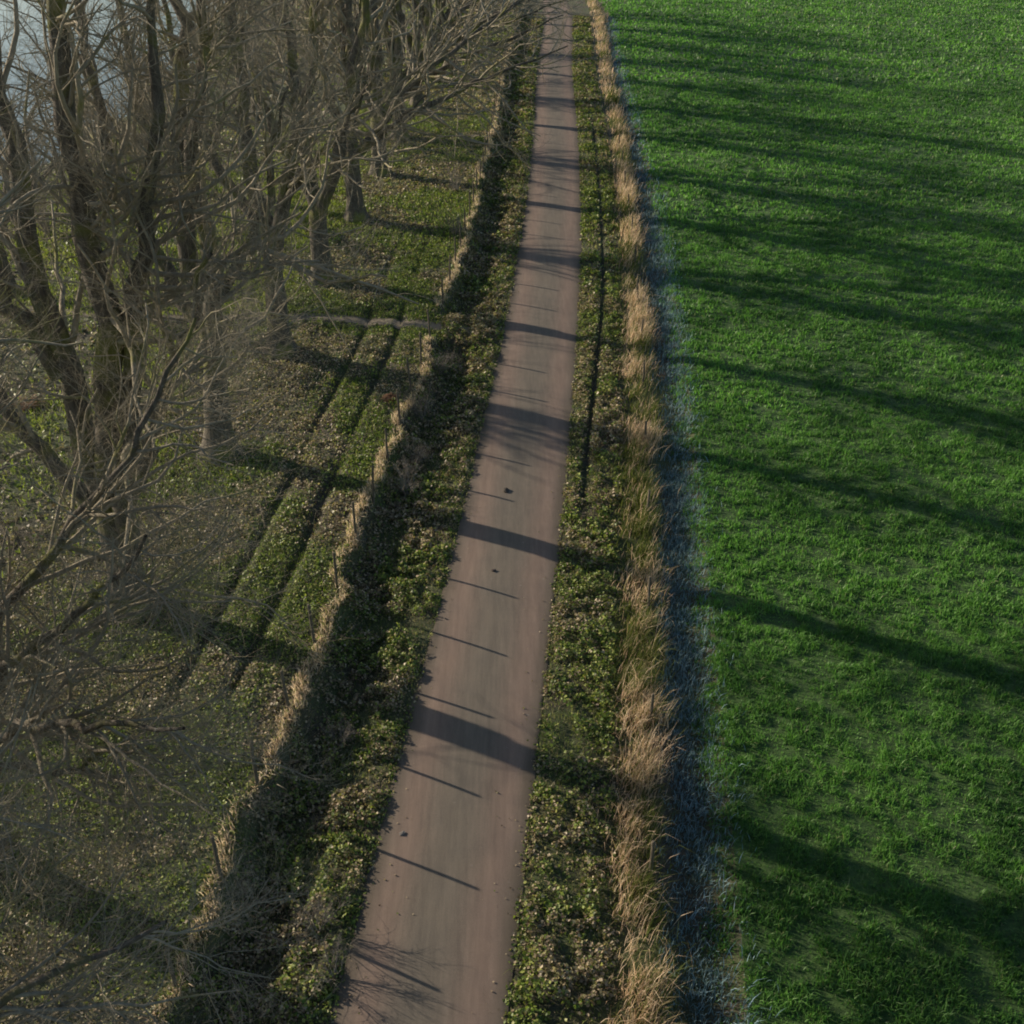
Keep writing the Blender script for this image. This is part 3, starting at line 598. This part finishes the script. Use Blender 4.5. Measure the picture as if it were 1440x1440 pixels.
place_shrub(-3.15, 11.9, pb, 'twiggy leafless shrub spilling down the bank at the bottom edge of the view', G2, 0.4, 0.75)
place_shrub(-3.5, 13.0, pa, 'small leafless shrub on the bank slope near the bottom edge', G2, 3.3, 0.8)
place_shrub(-3.9, 17.9, pb, 'short leafless shrub on the bank edge below the nearest full trunk', G2, 5.1, 0.6)
place_shrub(-2.6, 37.0, pb, 'leafless shrub on the verge beside the footpath corner', G2, 2.9, 0.9)
place_shrub(-2.7, 51.5, pa, 'leafless shrub in the ditch beyond the footpath', G2, 1.9, 1.0)
place_shrub(-2.9, 59.0, pb, 'distant leafless shrub farther along the ditch', G2, 0.9, 1.2)
G3 = 'thicket of bare shrubs before the lake'
pc = place_shrub(-22.5, 52, shrub(5, 3.4, 1.8, 12), 'large leafless shrub of the thicket on the lake shore, nearest one', G3, 0)
for i, (x, y, sc) in enumerate([(-24.5, 55.5, 0.9), (-26.0, 59.5, 1.0), (-24.8, 65, 1.1), (-26.5, 71, 1.0), (-25.0, 78, 1.2), (-27.0, 86, 1.2), (-25, 95, 1.3)]):
    place_shrub(x, y, pc, 'large leafless shrub of the lake-shore thicket, %s from its near end' % ordinal[i], G3, 1.1 * i + 0.4, sc)

# ------------------------------------------------------------ dead bracken clumps
def bracken(x, y, label, seed, size=0.5):
    r = np.random.default_rng(seed); t = empty('bracken_clump', (x, y, float(gh(x, y)))); tag(t, label, 'bracken', 'rust-coloured bracken clumps')
    V, F, C = [], [], []; o = 0
    for i in range(46):
        az = r.uniform(0, 2 * np.pi); L = size * r.uniform(0.6, 1.1); up = r.uniform(0.3, 1.0)
        for j in range(9):
            q = (j + 0.5) / 9; ctr = np.array([math.cos(az) * L * q, math.sin(az) * L * q, size * up * (q * 1.6 - q * q * 1.3)])
            for sgn in (-1, 1):
                wv = np.array([-math.sin(az), math.cos(az), -0.25]) * sgn * 0.13 * size * 2 * (1 - q * 0.75); f = np.array([math.cos(az), math.sin(az), 0]) * 0.03
                V += [ctr - f, ctr + f, ctr + wv + f]; F.append((o, o + 1, o + 2)); o += 3
                C += [np.array((0.30, 0.175, 0.10)) * r.uniform(0.6, 1.25)] * 3
    mesh('fronds', V, F, M_DRY, t, col=np.array(C))
bracken(-4.15, 33.9, 'rust-coloured dead bracken clump on the bank edge beside the ditch shrubs', 3, 0.34)
bracken(-16.4, 33.4, 'rusty dead bracken clump behind the nearest trunks at the left edge', 4, 0.6)

# ------------------------------------------------------------ fence posts
def post_mesh(hgt, rad, seed):
    r = np.random.default_rng(seed); n_ = 7
    z = np.array([-0.1, 0.1, 0.35, 0.6, 0.85, 0.985, 1.0]) * hgt
    P = np.stack([np.cumsum(r.normal(0, 0.004, n_)), np.cumsum(r.normal(0, 0.004, n_)), z], -1)
    R = np.array([1.05, 1.0, 0.98, 0.97, 0.95, 0.93, 0.7]) * rad
    V, F = tubes(P[None], R[None], 9); k = len(V) - 9
    V = np.vstack([V, V[k:].mean(0) + np.array([0, 0, 0.004])]); c = len(V) - 1
    F = [tuple(f) for f in F] + [(k + j, k + (j + 1) % 9, c, c) for j in range(9)]
    return V, F
def mesh_pg(name, V, F, mat, parent=None):
    me = bpy.data.meshes.new(name); me.from_pydata([tuple(map(float, v)) for v in V], [], [tuple(dict.fromkeys(int(i) for i in f)) for f in F]); me.materials.append(mat); me.update()
    o = bpy.data.objects.new(name, me); COL.objects.link(o)
    if parent: o.parent = parent
    return o
pv = [post_mesh(1.25, 0.038, s) for s in range(4)]
pm = []
words = ['first', 'second', 'third', 'fourth', 'fifth', 'sixth', 'seventh', 'eighth', 'ninth', 'tenth', 'eleventh', 'twelfth', 'thirteenth', 'fourteenth', 'fifteenth', 'sixteenth',
         'seventeenth', 'eighteenth', 'nineteenth', 'twentieth', 'twenty-first', 'twenty-second', 'twenty-third', 'twenty-fourth', 'twenty-fifth', 'twenty-sixth', 'twenty-seventh', 'twenty-eighth', 'twenty-ninth', 'thirtieth']
rp = random.Random(5)
def post(x, y, label, group, k, hs=1.0):
    if len(pm) <= k: pm.append(mesh_pg('fence_post', *pv[k], M_POST)); o = pm[k]
    else: o = pm[k].copy(); COL.objects.link(o)
    o.location = (x, y, float(gh(x, y)) - 0.03); o.rotation_euler = (rp.gauss(0, 0.03), rp.gauss(0, 0.03), rp.uniform(0, 6)); o.scale = (1, 1, hs)
    tag(o, label, 'fence post', group)
PY = [(20.65 + 2.3 * i) for i in range(-4, 9)]                        # near side of the footpath gap
PY = [y for y in PY if y < 39.4]
for j, y in enumerate(reversed(PY)):
    post(float(cx(y)) - 4.12, y, 'slim grey fence post on the bank edge, %s this side of the footpath gap' % words[j], 'fence posts along the bank', j % 4, rp.uniform(0.92, 1.05))
for j in range(26):
    y = 42.9 + 2.3 * j
    post(float(cx(y)) - 4.12, y, 'slim fence post on the bank edge, %s beyond the footpath gap' % words[j], 'fence posts along the bank', j % 4, rp.uniform(0.92, 1.05))
for j in range(14):
    y = 14.2 + 4.3 * j
    post(float(cx(y)) + 3.95, y, 'thin grey post half hidden in the tall dry grass, %s along from the viewer' % words[j], 'posts in the tall dry grass', j % 4, rp.uniform(0.75, 0.9))

# ------------------------------------------------------------ small stones and clods on the lane
def stone(x, y, rad, label, seed, colr):
    r = np.random.default_rng(seed); V, F = tubes(np.array([[[0, 0, -0.3], [0, 0, 0.1], [0, 0, 0.5], [0, 0, 0.75]]]) * rad, np.array([[0.6, 1.0, 0.85, 0.35]]) * rad, 9)
    V = V + r.normal(0, 0.10 * rad, V.shape); V[:, 0] *= 1.4; k = 27
    V = np.vstack([V, V[k:].mean(0)]); F = [tuple(f) for f in F] + [(k + j, k + (j + 1) % 9, 36, 36) for j in range(9)]
    m, n, b = newmat('stone'); n.links.new(ramp(n, noise(n, 30, 4, 0.6, pos(n)), [(0.3, tuple(c * 0.7 for c in colr)), (0.7, colr)]), b.inputs['Base Color']); b.inputs['Roughness'].default_value = 0.95
    o = mesh_pg('stone', V, F, m); o.location = (x, y, float(road_z(np.array(x), np.array(y)))); o.rotation_euler = (0, 0, seed * 1.3); tag(o, label, 'stone', 'stones and clods on the lane')
stone(-0.19, 28.5, 0.10, 'dark earth clod lying on a thin post shadow in mid lane', 1, (0.06, 0.05, 0.04))
stone(-0.5, 24.3, 0.06, 'small dark clod in the lane middle just nearer than a broad trunk shadow', 2, (0.08, 0.06, 0.05))
stone(-2.2, 15.2, 0.05, 'small grey stone near the left edge of the lane', 3, (0.2, 0.18, 0.16))
